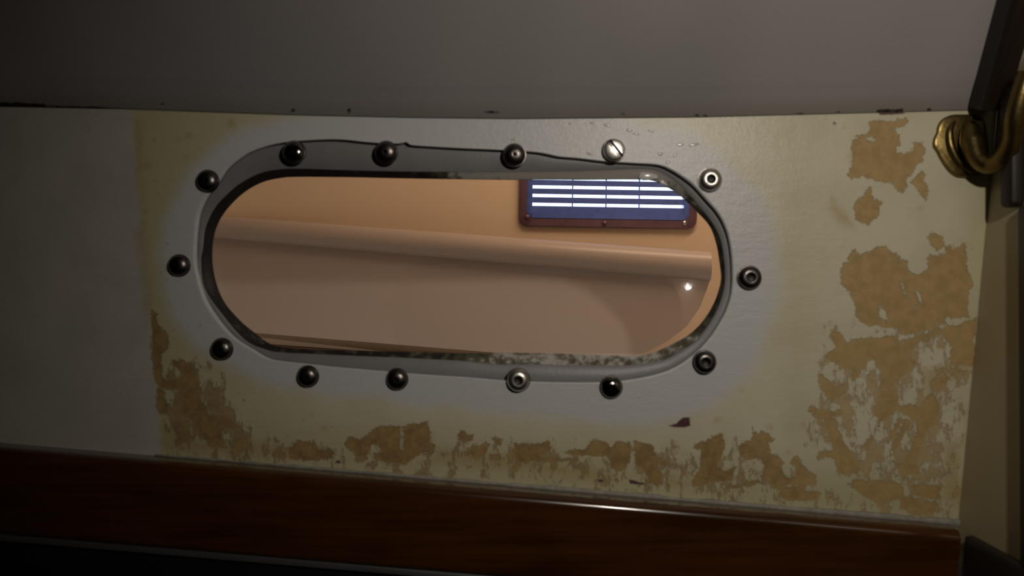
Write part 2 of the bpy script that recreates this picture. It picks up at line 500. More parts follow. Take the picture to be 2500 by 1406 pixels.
HOLES = [  # paint left standing inside the glue
    [(2127 + 16 * math.cos(a), 341 + 9 * math.sin(a)) for a in np.linspace(0, 6.28, 12, endpoint=False)],
    sc(*R1, [(740, 1250), (770, 1270), (820, 1380), (790, 1370)]),
    sc(*R1, [(800, 1230), (830, 1230), (850, 1320), (830, 1330)]),
    sc(*R1, [(690, 1150), (700, 1150), (740, 1270), (725, 1270)]),
    sc(*R2, [(260, 100), (275, 100), (320, 220), (300, 220)]),
    sc(*R2, [(310, 110), (325, 110), (370, 200), (350, 200)]),
    sc(*R2, [(360, 440), (400, 400), (440, 370), (510, 380), (500, 520), (440, 520), (400, 480)]),
    sc(*R2, [(340, 560), (400, 540), (470, 560), (450, 610), (390, 620), (350, 600)]),
]
DARK = [
    sc(*R6, [(600, 180), (700, 160), (790, 90), (870, 90), (870, 190), (780, 205), (680, 205)]),
    sc(*R6, [(155, 790), (230, 810), (350, 840), (360, 860), (180, 850)]),
    [(2140, 273), (2200, 271), (2212, 277), (2150, 281)],
    [(820, 1124), (832, 1124), (832, 1131), (820, 1131)],
    [(1461, 1170), (1473, 1170), (1473, 1177), (1461, 1177)],
    [(2034, 298), (2041, 298), (2041, 305), (2034, 305)],
]
WEAK = [
    sc(*R3, [(240, 900), (400, 880), (560, 960), (640, 1060), (1000, 1050), (1500, 1150), (1480, 1260), (900, 1230), (500, 1200), (250, 1170)]),
    [(330, 560), (352, 560), (372, 740), (360, 800), (345, 700)],
    [(328, 290), (345, 290), (352, 480), (338, 520)],
    sc(*R6, [(590, 800), (660, 740), (690, 790), (800, 820), (900, 860), (700, 890), (600, 870)]),
    [(1060, 1090), (1250, 1110), (1500, 1150), (1500, 1180), (1250, 1150), (1050, 1130)],
    [(2070, 380), (2100, 360), (2110, 400), (2080, 410)],
    [(2030, 480), (2070, 520), (2090, 560), (2060, 550), (2020, 520)],
    [(2250, 900), (2390, 860), (2390, 900), (2300, 950), (2260, 1000)],
    [(2300, 1080), (2350, 1070), (2350, 1240), (2300, 1220)],
    [(1640, 690), (1655, 690), (1655, 700), (1640, 700)],
    [(1010, 1045), (1050, 1030), (1060, 1090), (1010, 1080)],
    [(1720, 1075), (1770, 1060), (1765, 1085), (1725, 1090)],
]
SPOTS = [(565, 300, 11), (462, 332, 8), (357, 405, 11), (352, 518, 10), (347, 545, 9), (1812, 952, 5), (433, 338, 5), (455, 382, 5), (532, 952, 5),
         (577, 996, 5), (553, 980, 4), (790, 1046, 7), (760, 1012, 4), (2247, 509, 5), (2062, 310, 4), (2120, 345, 3),
         (1960, 1035, 4), (1982, 1062, 4), (1650, 1105, 5), (1752, 1024, 6), (1880, 1045, 6), (1925, 1103, 6)]


def sdf(pts, poly):
    """signed distance, positive inside"""
    p = np.array(poly, float)
    q = np.roll(p, -1, 0)
    d = np.full(len(pts), 1e9)
    ins = np.zeros(len(pts), bool)
    X, Y = pts[:, 0], pts[:, 1]
    for (ax, ay), (bx, by) in zip(p, q):
        ex, ey = bx - ax, by - ay
        t = np.clip(((X - ax) * ex + (Y - ay) * ey) / (ex * ex + ey * ey + 1e-9), 0, 1)
        d = np.minimum(d, np.hypot(X - ax - t * ex, Y - ay - t * ey))
        c = (ay > Y) != (by > Y)
        if ey:
            ins ^= c & (X < ex * (Y - ay) / ey + ax)
    return np.where(ins, d, -d)


def field(pts, polys, lim=40.0):
    out = np.full(len(pts), -lim)
    for poly in polys:
        p = np.array(poly)
        lo, hi = p.min(0) - lim, p.max(0) + lim
        i = np.where((pts[:, 0] > lo[0]) & (pts[:, 0] < hi[0]) & (pts[:, 1] > lo[1]) & (pts[:, 1] < hi[1]))[0]
        if len(i):
            out[i] = np.maximum(out[i], np.clip(sdf(pts[i], poly), -lim, lim))
    return out


def put_attr(o, name, arr):
    a = o.data.attributes.new(name, 'FLOAT', 'POINT')
    a.data.foreach_set('value', np.ascontiguousarray(arr, dtype=np.float32))


# ------------------------------------------------------------------ the cabin side with the window opening
TOP_PTS = [(-1000, 262), (0, 258), (300, 264), (700, 279), (1000, 286), (1250, 289), (1700, 285), (2000, 277), (2350, 268), (2420, 266), (2800, 262)]


def top_line(x):
    return np.interp(x, [p[0] for p in TOP_PTS], [p[1] for p in TOP_PTS])


def bottom_line(x):
    return 1080 + (np.asarray(x) * 200 / 2340)


def build_wall():
    quad = np.array([(-840, 190), (2442, 190), (2415, 480), (2334, 1345), (-840, 1100)], float)
    per = []
    NA, NR = 2200, 150
    ed = np.roll(quad, -1, 0) - quad
    ln = np.hypot(ed[:, 0], ed[:, 1])
    cum = np.concatenate([[0], np.cumsum(ln)])
    for s in np.linspace(0, cum[-1], NA, endpoint=False):
        i = np.searchsorted(cum, s, 'right') - 1
        per.append(quad[i] + ed[i] * (s - cum[i]) / ln[i])
    per = np.array(per)
    ang = np.arctan2(per[:, 1] - CY, per[:, 0] - CX)
    inner = ring('out', ang)
    t = np.linspace(0, 1, NR) ** 1.1
    pts = (inner[None] * (1 - t[:, None, None]) + per[None] * t[:, None, None]).reshape(-1, 2)
    k = S
    front = np.stack([(pts[:, 0] - 1250) * k, np.zeros(len(pts)), (703 - pts[:, 1]) * k], 1)
    # slightly rounded arris at the cut edge
    front[:NA, 1] = 0.0006
    back = front[[*range(NA), *range((NR - 1) * NA, NR * NA)]].copy()
    back[:, 1] = 0.0042
    verts = np.concatenate([front, back])
    i = np.arange(NA)
    j = (i + 1) % NA
    fs = []
    for r in range(NR - 1):
        fs.append(np.stack([r * NA + i, r * NA + j, (r + 1) * NA + j, (r + 1) * NA + i], 1))
    B = NR * NA
    fs.append(np.stack([B + i, B + j, j, i], 1))
    fs.append(np.stack([B + NA + i, B + NA + j, B + j, B + i], 1))
    fs.append(np.stack([(NR - 1) * NA + i, (NR - 1) * NA + j, B + NA + j, B + NA + i], 1))
    faces = np.concatenate(fs)
    me = bpy.data.meshes.new('wall_front')
    me.vertices.add(len(verts))
    me.vertices.foreach_set('co', verts.ravel())
    me.loops.add(faces.size)
    me.loops.foreach_set('vertex_index', faces.ravel().astype(np.int32))
    me.polygons.add(len(faces))
    me.polygons.foreach_set('loop_start', np.arange(0, faces.size, 4, dtype=np.int32))
    me.update(calc_edges=True)
    me.validate()
    me.materials.append(M_wall)
    o = bpy.data.objects.new('wall_front', me)
    COL.objects.link(o)
    allp = np.concatenate([pts, pts[:NA], pts[-NA:]])
    glue = field(allp, GLUE)
    glue = np.minimum(glue, -field(allp, HOLES))
    put_attr(o, 'glue', glue)
    weak = field(allp, WEAK)
    for x, y, r in SPOTS:
        weak = np.maximum(weak, np.clip(r - np.hypot(allp[:, 0] - x, allp[:, 1] - y), -40, 40) * 1.5)
    put_attr(o, 'weak', weak)
    put_attr(o, 'dark', field(allp, DARK))
    # the paler ring the old window frame used to cover
    a = np.arctan2(allp[:, 1] - CY, allp[:, 0] - CX)
    r = np.hypot(allp[:, 1] - CY, allp[:, 0] - CX)
    ringpoly = [(395, 640), (402, 560), (430, 460), (490, 390), (580, 325), (700, 292), (900, 270), (1300, 270), (1560, 300), (1680, 330),
                (1780, 400), (1860, 490), (1893, 600), (1893, 720), (1860, 850), (1790, 940), (1700, 1010), (1560, 1045), (1400, 1025), (1200, 1000), (950, 975),
                (750, 955), (600, 920), (520, 880), (440, 790), (405, 710)]
    put_attr(o, 'halo', np.clip(sdf(allp, catmull(ringpoly, 3)), -90, 90))
    xl = 322 + (allp[:, 1] - 275) * (395 - 322) / (1110 - 275)
    put_attr(o, 'clean', np.clip(xl - allp[:, 0], -30, 30))
    left = np.clip((900 - allp[:, 0]) / 560, 0, 1)
    low = np.clip((allp[:, 1] - (bottom_line(allp[:, 0]) - 190)) / 150, 0, 1)
    right = np.clip((allp[:, 0] - 2290) / 110, 0, 1) * 0.7
    up = np.clip((allp[:, 0] - 1840) / 100, 0, 1) * np.clip((2060 - allp[:, 0]) / 120, 0, 1) * 0.35
    put_attr(o, 'tea', np.clip(np.maximum(np.maximum(left * 0.9, low), np.maximum(right, up)), 0, 1))
    X, Y = allp[:, 0], allp[:, 1]
    db = bottom_line(X) - Y
    mt = np.exp(-np.maximum(0, db - 45) / 26) * np.clip((X - 380) / 30, 0, 1) * 0.42
    mt = np.maximum(mt, 0.6 * np.clip((sdf(allp, [(2010, 800), (2390, 780), (2345, 1250), (2100, 1200), (1960, 1080)]) + 30) / 90, 0, 1))
    mt = np.maximum(mt, 0.85 * np.clip((sdf(allp, [(382, 890), (470, 860), (560, 930), (640, 1060), (760, 1110), (700, 1140), (395, 1110)]) + 20) / 70, 0, 1))
    mt = np.maximum(mt, 0.55 * np.clip((sdf(allp, [(860, 1050), (1100, 1060), (1560, 1080), (1800, 1070), (1960, 1130), (1960, 1230), (1400, 1180), (860, 1130)]) + 16) / 60, 0, 1))
    mt *= np.clip((X - xl - 4) / 6, 0, 1)
    put_attr(o, 'mottle', mt)
    put_attr(o, 'tan', np.clip((allp[:, 0] - 1850) / 8 - np.clip(allp[:, 1] - 1080, 0, 200) / 14, -30, 30))
    tag(o, 'stained cream cabin side around the oval window opening, with brown glue patches', 'wall', None, 'structure')
    return o


WALL = build_wall()

# ------------------------------------------------------------------ window_1: flange, bevelled rim, pane
NW = 720
WA = np.linspace(-np.pi, np.pi, NW, endpoint=False)


def loop3(key, y, grow=0.0):
    return [P(x, z, y) for x, z in ring(key, WA, grow)]


def loft(loops):
    verts = [v for lp in loops for v in lp]
    faces = []
    for r in range(len(loops) - 1):
        for i in range(NW):
            j = (i + 1) % NW
            faces.append((r * NW + i, r * NW + j, (r + 1) * NW + j, (r + 1) * NW + i))
    return verts, faces


v, f = loft([loop3('out', 0.0046, 60), loop3('out', 0.0046, 10), loop3('out', 0.0044, 0), loop3('mid', 0.0040, 3), loop3('mid', 0.0046, 0)])
win = mesh_obj('window_1', v, f, M_flange)
tag(win, 'long oval cabin window with grey flange, stained rim and clear pane', 'window', None, 'structure')
mids, inns = ring('mid', WA), ring('inn', WA)
v, f = loft([loop3('mid', 0.0046, 0), [P(*(mids[i] * 0.6 + inns[i] * 0.4), 0.0068) for i in range(NW)],
             [P(*(mids[i] * 0.15 + inns[i] * 0.85), 0.0085) for i in range(NW)], loop3('inn', 0.0096, 0), loop3('inn', 0.0180, 2), loop3('out', 0.0180, 60)])
rim = mesh_obj('rim', v, f, M_rim, win)
tag(rim, 'bevelled inner rim, black with mould on one half')
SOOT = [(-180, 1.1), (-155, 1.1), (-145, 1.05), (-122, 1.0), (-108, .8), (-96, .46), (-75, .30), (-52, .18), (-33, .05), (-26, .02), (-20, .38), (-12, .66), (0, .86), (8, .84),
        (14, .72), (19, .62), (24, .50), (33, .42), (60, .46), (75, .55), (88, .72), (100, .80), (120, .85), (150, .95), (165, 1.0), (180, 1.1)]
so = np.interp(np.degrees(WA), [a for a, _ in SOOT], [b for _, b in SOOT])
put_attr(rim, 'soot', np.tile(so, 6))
bm = extrude_outline(loop3('inn', 0.0135, 6)[::2], Vector((0, 0.003, 0)))
bm_obj('glass_pane', bm, M_glass, win, False)

# glossy lumps added for highlights: sealant on the rim, glints on the wall
def lump(name, px_, py_, rx, rz, y, h, mat, parent, rot=0.0):
    bm = bmesh.new()
    bmesh.ops.create_uvsphere(bm, u_segments=14, v_segments=8, radius=1.0)
    c_, s_ = math.cos(rot), math.sin(rot)
    o_ = P(px_, py_, y)
    for v_ in bm.verts:
        w_ = 1 + 0.12 * math.sin(5 * v_.co.x + px_) + 0.10 * math.cos(4 * v_.co.z + py_)
        x_, z_ = v_.co.x * rx * S * w_, v_.co.z * rz * S * w_
        v_.co = Vector((o_.x + x_ * c_ - z_ * s_, o_.y + v_.co.y * h, o_.z + x_ * s_ + z_ * c_))
    return bm_obj(name, bm, mat, parent)


lump('sealant_lump', 1580, 430, 25, 10, 0.0066, 0.0009, M_gloss, win)
lump('sealant_lump', 1618, 446, 11, 6, 0.0070, 0.0007, M_gloss, win, -0.5)
for a_ in ((1661, 353, 9, 4, .1), (1694, 353, 13, 4, .2), (1612, 376, 7, 4, 0), (1648, 379, 6, 3, .3), (1630, 396, 6, 4, 0), (1536, 318, 9, 3, -.2), (1553, 327, 9, 3, -.1),
           (1590, 320, 8, 3, -.3), (1446, 300, 6, 3, 0), (1482, 306, 9, 3, -.3), (1392, 301, 5, 3, 0), (1256, 340, 8, 4, 0), (1440, 375, 9, 3, -.3), (1562, 968, 4, 3, 0)):
    lump('glint_lump', a_[0], a_[1], a_[2], a_[3], -0.0001, 0.00022, M_gloss, WALL, a_[4])  # small glossy bumps added to catch the lamp as glints

# ------------------------------------------------------------------ ceiling (grey headliner that slopes up from the cabin side)
SL = math.radians(50)


def build_ceiling():
    xs = np.concatenate([np.linspace(-840, 0, 20)[:-1], np.linspace(0, 2440, 620)[:-1], np.linspace(2440, 3300, 8)])
    prof = [(0.0045, 0.0), (-0.0004, -0.0006)]
    d = 0.0
    for k in range(46):
        d += 0.0012 * (1.0 + 0.06 * k)
        prof.append((-0.0004 - d * math.cos(SL), -0.0006 + d * math.sin(SL) + 0.0007 * math.sin(min(d / 0.02, 1) * math.pi)))
    y1, z1 = prof[-1]
    for y, z in ((-0.20, 0.24), (-0.33, 0.36), (-1.05, 0.39)):
        prof.append((y, z))
    verts, pxs, rows = [], [], []
    for r, (y, z) in enumerate(prof):
        for x in xs:
            zt = (703 - float(top_line(x))) * S
            wx = (x - 1250) * S
            fade = max(0.0, 1 - r / len(prof))
            verts.append((wx, y, zt * fade + 0.104 * (1 - fade) + z))
            pxs.append(x)
            rows.append(r)
    n = len(xs)
    faces = [(r * n + i, (r + 1) * n + i, (r + 1) * n + i + 1, r * n + i + 1) for r in range(len(prof) - 1) for i in range(n - 1)]
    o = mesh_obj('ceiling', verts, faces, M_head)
    V = np.array(verts)
    px = V[:, 0] / S * D / (D + V[:, 1]) + 1250
    py = 703 - V[:, 2] / S * D / (D + V[:, 1])
    q = np.stack([px, py], 1)
    edge = np.clip(1 - (top_line(px) - py) / 60, 0, 1)  # mask of the painted shade, deepest where headliner meets wall
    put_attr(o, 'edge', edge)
    cr = [[(-300, 247), (60, 250), (110, 254), (110, 263), (-300, 262)], [(108, 257), (220, 260), (320, 266), (320, 273), (200, 268), (108, 264)], [(1180, 274), (1200, 270), (1225, 275), (1200, 279)],
          [(708, 267), (718, 265), (722, 271), (712, 274)], [(848, 265), (856, 265), (856, 276), (848, 276)],
          [(1515, 276), (1528, 276), (1524, 284)], [(1712, 280), (1728, 280), (1722, 288)], [(2140, 268), (2205, 266), (2205, 274), (2140, 275)],
          [(2262, 264), (2276, 264), (2274, 271), (2264, 271)], [(1690, 281), (1706, 279), (1706, 285)], [(1940, 276), (1965, 276), (1955, 281)], [(380, 252), (400, 252), (400, 257)], [(2040, 272), (2050, 272), (2048, 278)]]
    put_attr(o, 'crack', field(q, cr, 20.0))
    tag(o, 'grey soft headliner sloping up from the stained cabin side', 'ceiling', None, 'structure')


build_ceiling()

# ------------------------------------------------------------------ wooden rail below, its edging and the sealant bead
TH = math.atan(200 / 2340)
U = Vector((math.cos(TH), 0, -math.sin(TH)))
W = Vector((math.sin(TH), 0, math.cos(TH)))
O0 = P(1250, float(bottom_line(1250)))


def sweep(profile, u0, u1, n=1, closed=True):
    verts, faces = [], []
    m = len(profile)
    for k in range(n + 1):
        u = u0 + (u1 - u0) * k / n
        for (y, w) in profile:
            verts.append(O0 + U * u + W * w + Vector((0, y, 0)))
    for k in range(n):
        for i in range(m if closed else m - 1):
            j = (i + 1) % m
            faces.append((k * m + i, k * m + j, (k + 1) * m + j, (k + 1) * m + i))
    if closed:
        faces.append(tuple(range(m))[::-1])
        faces.append(tuple(n * m + i for i in range(m)))
    return verts, faces


def sweep_obj(name, profile, u0, u1, n, mat, parent=None):
    v, f = sweep(profile, u0, u1, n)
    bm = bmesh.new()
    vs = [bm.verts.new(p) for p in v]
    for q in f:
        bm.faces.new([vs[i] for i in q])
    return bm_obj(name, bm, mat, parent)


H = 0.0485
pr = [(0.0, 0.0), (-0.010, 0.0)]
for a in np.linspace(0, math.pi / 2, 10)[1:]:
    pr.append((-0.010 - 0.006 * math.sin(a), -0.006 + 0.006 * math.cos(a)))
for a in np.linspace(0, math.pi / 2, 6):
    pr.append((-0.013 - 0.003 * math.cos(a), -H + 0.003 - 0.003 * math.sin(a)))
pr.append((0.0, -H))
rail = sweep_obj('trim_1', pr, -0.50, 0.256, 1, M_rail)
tag(rail, 'dark varnished wooden rail with rounded top edge under the stained cabin side', 'rail', None, 'structure')
tape = sweep_obj('trim_2', [(0.0, -H - 0.0002), (-0.0145, -H - 0.0002), (-0.0150, -H - 0.0010), (-0.0150, -H - 0.0036), (0.0, -H - 0.0036)], -0.50, 0.10, 1, M_tape)
tag(tape, 'thin grey edging strip under the dark wooden rail', 'edging', None, 'structure')
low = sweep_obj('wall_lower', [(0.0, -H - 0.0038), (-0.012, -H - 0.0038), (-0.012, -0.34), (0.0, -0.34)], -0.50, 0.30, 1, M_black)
tag(low, 'black board below the wooden rail', 'board', None, 'structure')
# sealant bead, uneven
bv, bf = [], []
NB, MB_ = 260, 8
rnd = random.Random(3)
wob = [rnd.uniform(0.55, 1.25) for _ in range(60)]
for k in range(NB + 1):
    u = -0.21 + (0.264 + 0.21) * k / NB
    q = k / NB * 58
    r = 0.00125 * (wob[int(q)] * (1 - q % 1) + wob[int(q) + 1] * (q % 1)) * (0.45 + 0.75 * k / NB)
    for i in range(MB_):
        a = 2 * math.pi * i / MB_
        bv.append(O0 + U * u + W * (0.0006 + r * 1.45 * math.sin(a)) + Vector((0, -r * 0.9 * math.cos(a), 0)))
for k in range(NB):
    for i in range(MB_):
        j = (i + 1) % MB_
        bf.append((k * MB_ + i, k * MB_ + j, (k + 1) * MB_ + j, (k + 1) * MB_ + i))
bead = mesh_obj('trim_3', bv, bf, M_caulk)
tag(bead, 'uneven grey sealant bead where the cabin side meets the wooden rail', 'sealant', None, 'structure')

# ------------------------------------------------------------------ side wall, dark post, cabin shell
def slab(name, quad, thick, mat, label, cat):
    bm = bmesh.new()
    vs = [bm.verts.new(q) for q in quad]
    fc = bm.faces.new(vs)
    r = bmesh.ops.extrude_face_region(bm, geom=[fc])
    bmesh.ops.translate(bm, verts=[e for e in r['geom'] if isinstance(e, bmesh.types.BMVert)], vec=thick)
    return tag(bm_obj(name, bm, mat, None, False), label, cat, None, 'structure')


def wx(py):
    return P(2415 + (py - 480) * (2340 - 2415) / 800.0, py)


a, b = wx(-1350), wx(2600)
slab('wall_right', [Vector((a.x, 0.0, a.z)), Vector((b.x, 0.0, b.z)), Vector((b.x, -1.02, b.z)), Vector((a.x, -1.02, a.z))], Vector((0.02, 0, 0)), M_side,
     'yellowed cream side wall beside the stained panel', 'wall')
slab('wall_left', [Vector((-0.5, 0.004, 0.5)), Vector((-0.5, 0.004, -0.5)), Vector((-0.5, -1.04, -0.5)), Vector((-0.5, -1.04, 0.5))], Vector((-0.02, 0, 0)), M_dim,
     'dark cabin lining at the far end of the stained side', 'wall')
slab('wall_back', [Vector((-0.52, -1.02, 0.52)), Vector((0.52, -1.02, 0.52)), Vector((0.52, -1.02, -0.5)), Vector((-0.52, -1.02, -0.5))], Vector((0, -0.02, 0)), M_dim,
     'dark cabin lining opposite the oval window', 'wall')
slab('floor', [Vector((-0.52, 0.004, -0.45)), Vector((0.52, 0.004, -0.45)), Vector((0.52, -1.04, -0.45)), Vector((-0.52, -1.04, -0.45))], Vector((0, 0, -0.02)), M_dim,
     'dark cabin sole below the window', 'floor')

post = box_bm((0, 0, 0), (0.008, 0.016, 0.42), 0.003)
for v_ in post.verts:
    z_ = v_.co.z - 0.165
    v_.co = Vector((v_.co.x + wx(703 - z_ / S).x - 0.0015, v_.co.y - 0.052 + 0.17 * min(z_, 0.04), z_))
tag(bm_obj('trim_4', post, M_beam), 'dark wooden post standing against the yellowed side wall', 'post', None, 'structure')

# the rail's return along the side wall
bm = box_bm((0, 0, 0), (0.006, 0.34, 0.07), 0.002)
for v_ in bm.verts:
    z_ = v_.co.z - 0.035 - 0.1395
    v_.co = Vector((v_.co.x + wx(703 - z_ / S).x - 0.0028, v_.co.y - 0.187, z_))
tag(bm_obj('trim_5', bm, M_beam), 'dark wooden rail running along the yellowed side wall', 'rail', None, 'structure')

# ------------------------------------------------------------------ deck beam with its hanging end block
beam = empty('deck_beam', P(2390, 262, -0.01), 'dark wooden deck beam on the headliner above the brass hook', 'beam')
bl = beam.location


def beam_mesh():
    c0 = P(2360, 264, -0.0005)
    d = Vector((-0.0068, -0.0417, 0.0497)).normalized()
    n = Vector((0, -math.sin(SL), -math.cos(SL)))
    x = Vector((1, 0, 0))
    wdt = 0.014
    bm = bmesh.new()
    prof = [(0, -0.002), (0, 0.016), (0.002, 0.018), (wdt - 0.002, 0.018), (wdt, 0.016), (wdt, -0.002)]
    rings = []
    for s, k in ((0.0, 0.45), (0.30, 0.0)):
        rings.append([bm.verts.new(c0 + x * a_ + n * h_ + d * (s + max(h_, 0) * k) - bl) for a_, h_ in prof])
    m = len(prof)
    for i in range(m):
        j = (i + 1) % m
        bm.faces.new((rings[0][i], rings[0][j], rings[1][j], rings[1][i]))
    bm.faces.new(rings[0][::-1])
    bm.faces.new(rings[1])
    return bm


bm_obj('beam_body', beam_mesh(), M_beam, beam)
q = P(2452, 506, -0.03)
top_z = P(2440, 200, -0.03).z
blk = box_bm((q.x + 0.0045 - bl.x, -0.030 - bl.y, (q.z + top_z) / 2 - bl.z), (0.009, 0.012, top_z - q.z), 0.003, 3)
bm_obj('end_block', blk, M_beam, beam)

# ------------------------------------------------------------------ brass hook
hook = empty('coat_hook', P(2350, 352), 'old brass curled hook with lobed backplate in the top corner of the stained panel', 'hook')
hl = hook.location
plate = [(2294, 307), (2303, 291), (2322, 280), (2347, 278), (2385, 280), (2404, 293), (2413, 325), (2416, 380), (2402, 421), (2372, 431), (2341, 430), (2320, 416), (2303, 392),
         (2292, 371), (2283, 356), (2284, 338), (2291, 322)]
outl = [P(x, y, -0.0032) - hl for x, y in catmull(plate, 4)]
bm = extrude_outline(outl, Vector((0, 0.0032, 0)), 0.0013)
bm_obj('backplate', bm, M_brass, hook)
# raised rib that runs round the plate like a leaf
def tube(name, pts, rads, mat, parent, n=16, sub=10, origin=hl):
    p = catmull([tuple(q) for q in pts], sub, False)
    r = np.interp(np.linspace(0, len(rads) - 1, len(p)), range(len(rads)), rads)
    bm = bmesh.new()
    rings = []
    up = Vector((0, -1, 0.001))
    for k in range(len(p)):
        t = Vector(p[min(k + 1, len(p) - 1)] - p[max(k - 1, 0)]).normalized()
        a_ = t.cross(up).normalized()
        b_ = t.cross(a_).normalized()
        rings.append([bm.verts.new(Vector(p[k]) - origin + (a_ * math.cos(2 * math.pi * i / n) + b_ * math.sin(2 * math.pi * i / n)) * r[k]) for i in range(n)])
    for k in range(len(p) - 1):
        for i in range(n):
            j = (i + 1) % n
            bm.faces.new((rings[k][i], rings[k][j], rings[k + 1][j], rings[k + 1][i]))
    bm.faces.new(rings[0][::-1])
    bm.faces.new(rings[-1])
    return bm_obj(name, bm, mat, parent)


tube('hook_arm', [P(2372, 296, -0.0065), P(2371, 312, -0.0075), P(2373, 345, -0.010), P(2388, 388, -0.015), P(2418, 402, -0.020), P(2450, 385, -0.028),
                  P(2470, 345, -0.036), P(2477, 295, -0.042), P(2492, 235, -0.046), P(2512, 180, -0.048)],
     [0.0012, 0.0050, 0.0064, 0.0052, 0.0052, 0.0056, 0.0050, 0.0050, 0.0052, 0.0058], M_brass, hook)
tube('rib', [P(2330, 296, -0.0030), P(2318, 322, -0.0034), P(2322, 360, -0.0036), P(2342, 398, -0.0034), P(2372, 420, -0.003)],
     [0.0008, 0.0022, 0.0026, 0.0022, 0.001], M_brass, hook)

# ------------------------------------------------------------------ fourteen bolts round the opening
def lathe(profile, n=40):
    bm = bmesh.new()
    rings = []
    for r, h in profile:
        if r < 1e-7:
            rings.append([bm.verts.new((0, -h, 0))])
        else:
            rings.append([bm.verts.new((r * math.cos(2 * math.pi * i / n), -h, r * math.sin(2 * math.pi * i / n))) for i in range(n)])
    for a_, b_ in zip(rings, rings[1:]):
        for i in range(n):
            j = (i + 1) % n
            if len(a_) == 1:
                bm.faces.new((a_[0], b_[i], b_[j]))
            elif len(b_) == 1:
                bm.faces.new((a_[i], b_[0], a_[j]))
            else:
                bm.faces.new((a_[i], b_[i], b_[j], a_[j]))
    return bm


R = 0.0064


def head_mesh(kind):
    hole = {'dome': 0.0009, 'socket': 0.0026}.get(kind, 0)
    if kind == 'slot':
        bm = lathe([(0, 0.0050), (R * .80, 0.0050), (R * .93, 0.0045), (R, 0.0034), (R, 0.0), (R * .5, 0.0), (R * .5, -0.004), (0, -0.004)])
        # the slot: cut by two planes and sink the middle band
        t = math.radians(-52)
        nrm = Vector((-math.sin(t), 0, math.cos(t)))
        for s in (-1, 1):
            bmesh.ops.bisect_plane(bm, geom=list(bm.verts) + list(bm.edges) + list(bm.faces), plane_co=nrm * (s * 0.0015 + 0.0006), plane_no=nrm)
        band = [fc for fc in bm.faces if abs(fc.calc_center_median().dot(nrm) - 0.0006) < 0.00145 and fc.calc_center_median().y < -0.0033]
        r_ = bmesh.ops.extrude_face_region(bm, geom=band)
        bmesh.ops.translate(bm, verts=[e for e in r_['geom'] if isinstance(e, bmesh.types.BMVert)], vec=Vector((0, 0.0030, 0)))
        bmesh.ops.delete(bm, geom=band, context='FACES')
        return bm
    prof = [(hole, 0.0024)] if hole else []
    top = 0.0046 if kind == 'dome' else 0.0052
    prof.append((hole, top - 0.0001))
    for k in range(1, 13):
        x = hole + (R - hole) * math.sin(k / 12 * math.pi / 2)
        h = 0.0012 + (top - 0.0012) * math.sqrt(max(0, 1 - ((x - hole) / (R - hole)) ** 2)) ** (1.0 if kind == 'dome' else 0.72)
        prof.append((x, h))
    prof += [(R, 0.0), (R * .5, 0.0), (R * .5, -0.004), (0, -0.004)]
    return lathe(prof)


def hole_mesh(kind):
    r_ = {'dome': 0.00092, 'socket': 0.00262}[kind]
    return lathe([(r_, 0.0043), (r_ * .98, 0.0025), (r_ * 0.5, 0.0020), (0, 0.0018)], 24)


def washer_mesh():
    return lathe([(R * .9, 0.0008), (R * 1.07, 0.0007), (R * 1.1, 0.0003), (R * 1.1, 0.0), (R * .9, 0.0)], 40)


BOLTS = [
    (715, 370, 'dome', M_glint, 'dark bolt with a white glint, first of four along the top of the opening', 1.0, (0.06, -0.22)),
    (941, 371, 'dome', M_steel, 'dark domed bolt, second of the four along the top of the opening', 1.0, (-0.05, 0.1)),
    (1256, 377, 'dome', M_steel, 'dark domed bolt, third along the top, close to the louvre vent', 1.0, (0, 0)),
    (1499, 366, 'slot', M_pale, 'bright slotted screw above the louvre vent', 1.0, (0, 0)),
    (1735, 438, 'socket', M_pale, 'pale bolt with a dark hole at the upper corner beside the vent', 1.04, (0, 0)),
    (1832, 678, 'socket', M_steel, 'dull bolt with a hollow centre at the end of the opening towards the brass hook', 1.06, (0, 0)),
    (1722, 885, 'socket', M_steel, 'dull grey bolt at the lower corner of the opening above the purple chip', 1.02, (0, 0)),
    (1493, 947, 'dome', M_glint, 'dark bolt topped by a bright white glint below the opening', 0.98, (0.0, 0.0)),
    (1265, 929, 'socket', M_pale, 'pale hollow bolt overlapping the lower edge of the grey flange', 1.02, (0, 0)),
    (968, 927, 'dome', M_steel, 'dark domed bolt, second of the four along the bottom of the opening', 0.94, (0, 0)),
    (749, 920, 'dome', M_steel, 'dark domed bolt, first of the four along the bottom, by the stained corner', 0.94, (0, 0)),
    (538, 853, 'dome', M_steel, 'dark bolt at the lower corner of the opening beside the brown stain', 0.95, (0, 0)),
    (433, 648, 'dome', M_steel, 'dark bolt alone at mid height on the clean grey paint', 0.95, (0, 0)),
    (503, 441, 'dome', M_steel, 'dark bolt at the upper corner of the opening far from the vent', 0.97, (0, 0)),
]
cache = {}
for px_, py_, kind, mat, label, sc_, tilt in BOLTS:
    key = (kind, mat.name)
    if key not in cache:
        o = bm_obj('bolt' if kind != 'slot' else 'slotted_screw', head_mesh(kind), mat)
        ch = [bm_obj('washer', washer_mesh(), M_steel, o)]
        if kind != 'slot':
            ch.append(bm_obj('socket', hole_mesh(kind), M_hole, o))
        cache[key] = (o, ch)
    else:
        o0, ch0 = cache[key]
        o = o0.copy()
        COL.objects.link(o)
        for c0 in ch0:
            c = c0.copy()
            COL.objects.link(c)
            c.parent = o
    c = P(px_, py_, -0.003)
    o.location = (c.x, -0.0001, c.z)
    o.rotation_euler = (tilt[1] * 0.3, 0, tilt[0])
    o.scale = (sc_, 1, sc_)
    tag(o, label, 'screw' if kind == 'slot' else 'bolt', 'bolts round the oval window')

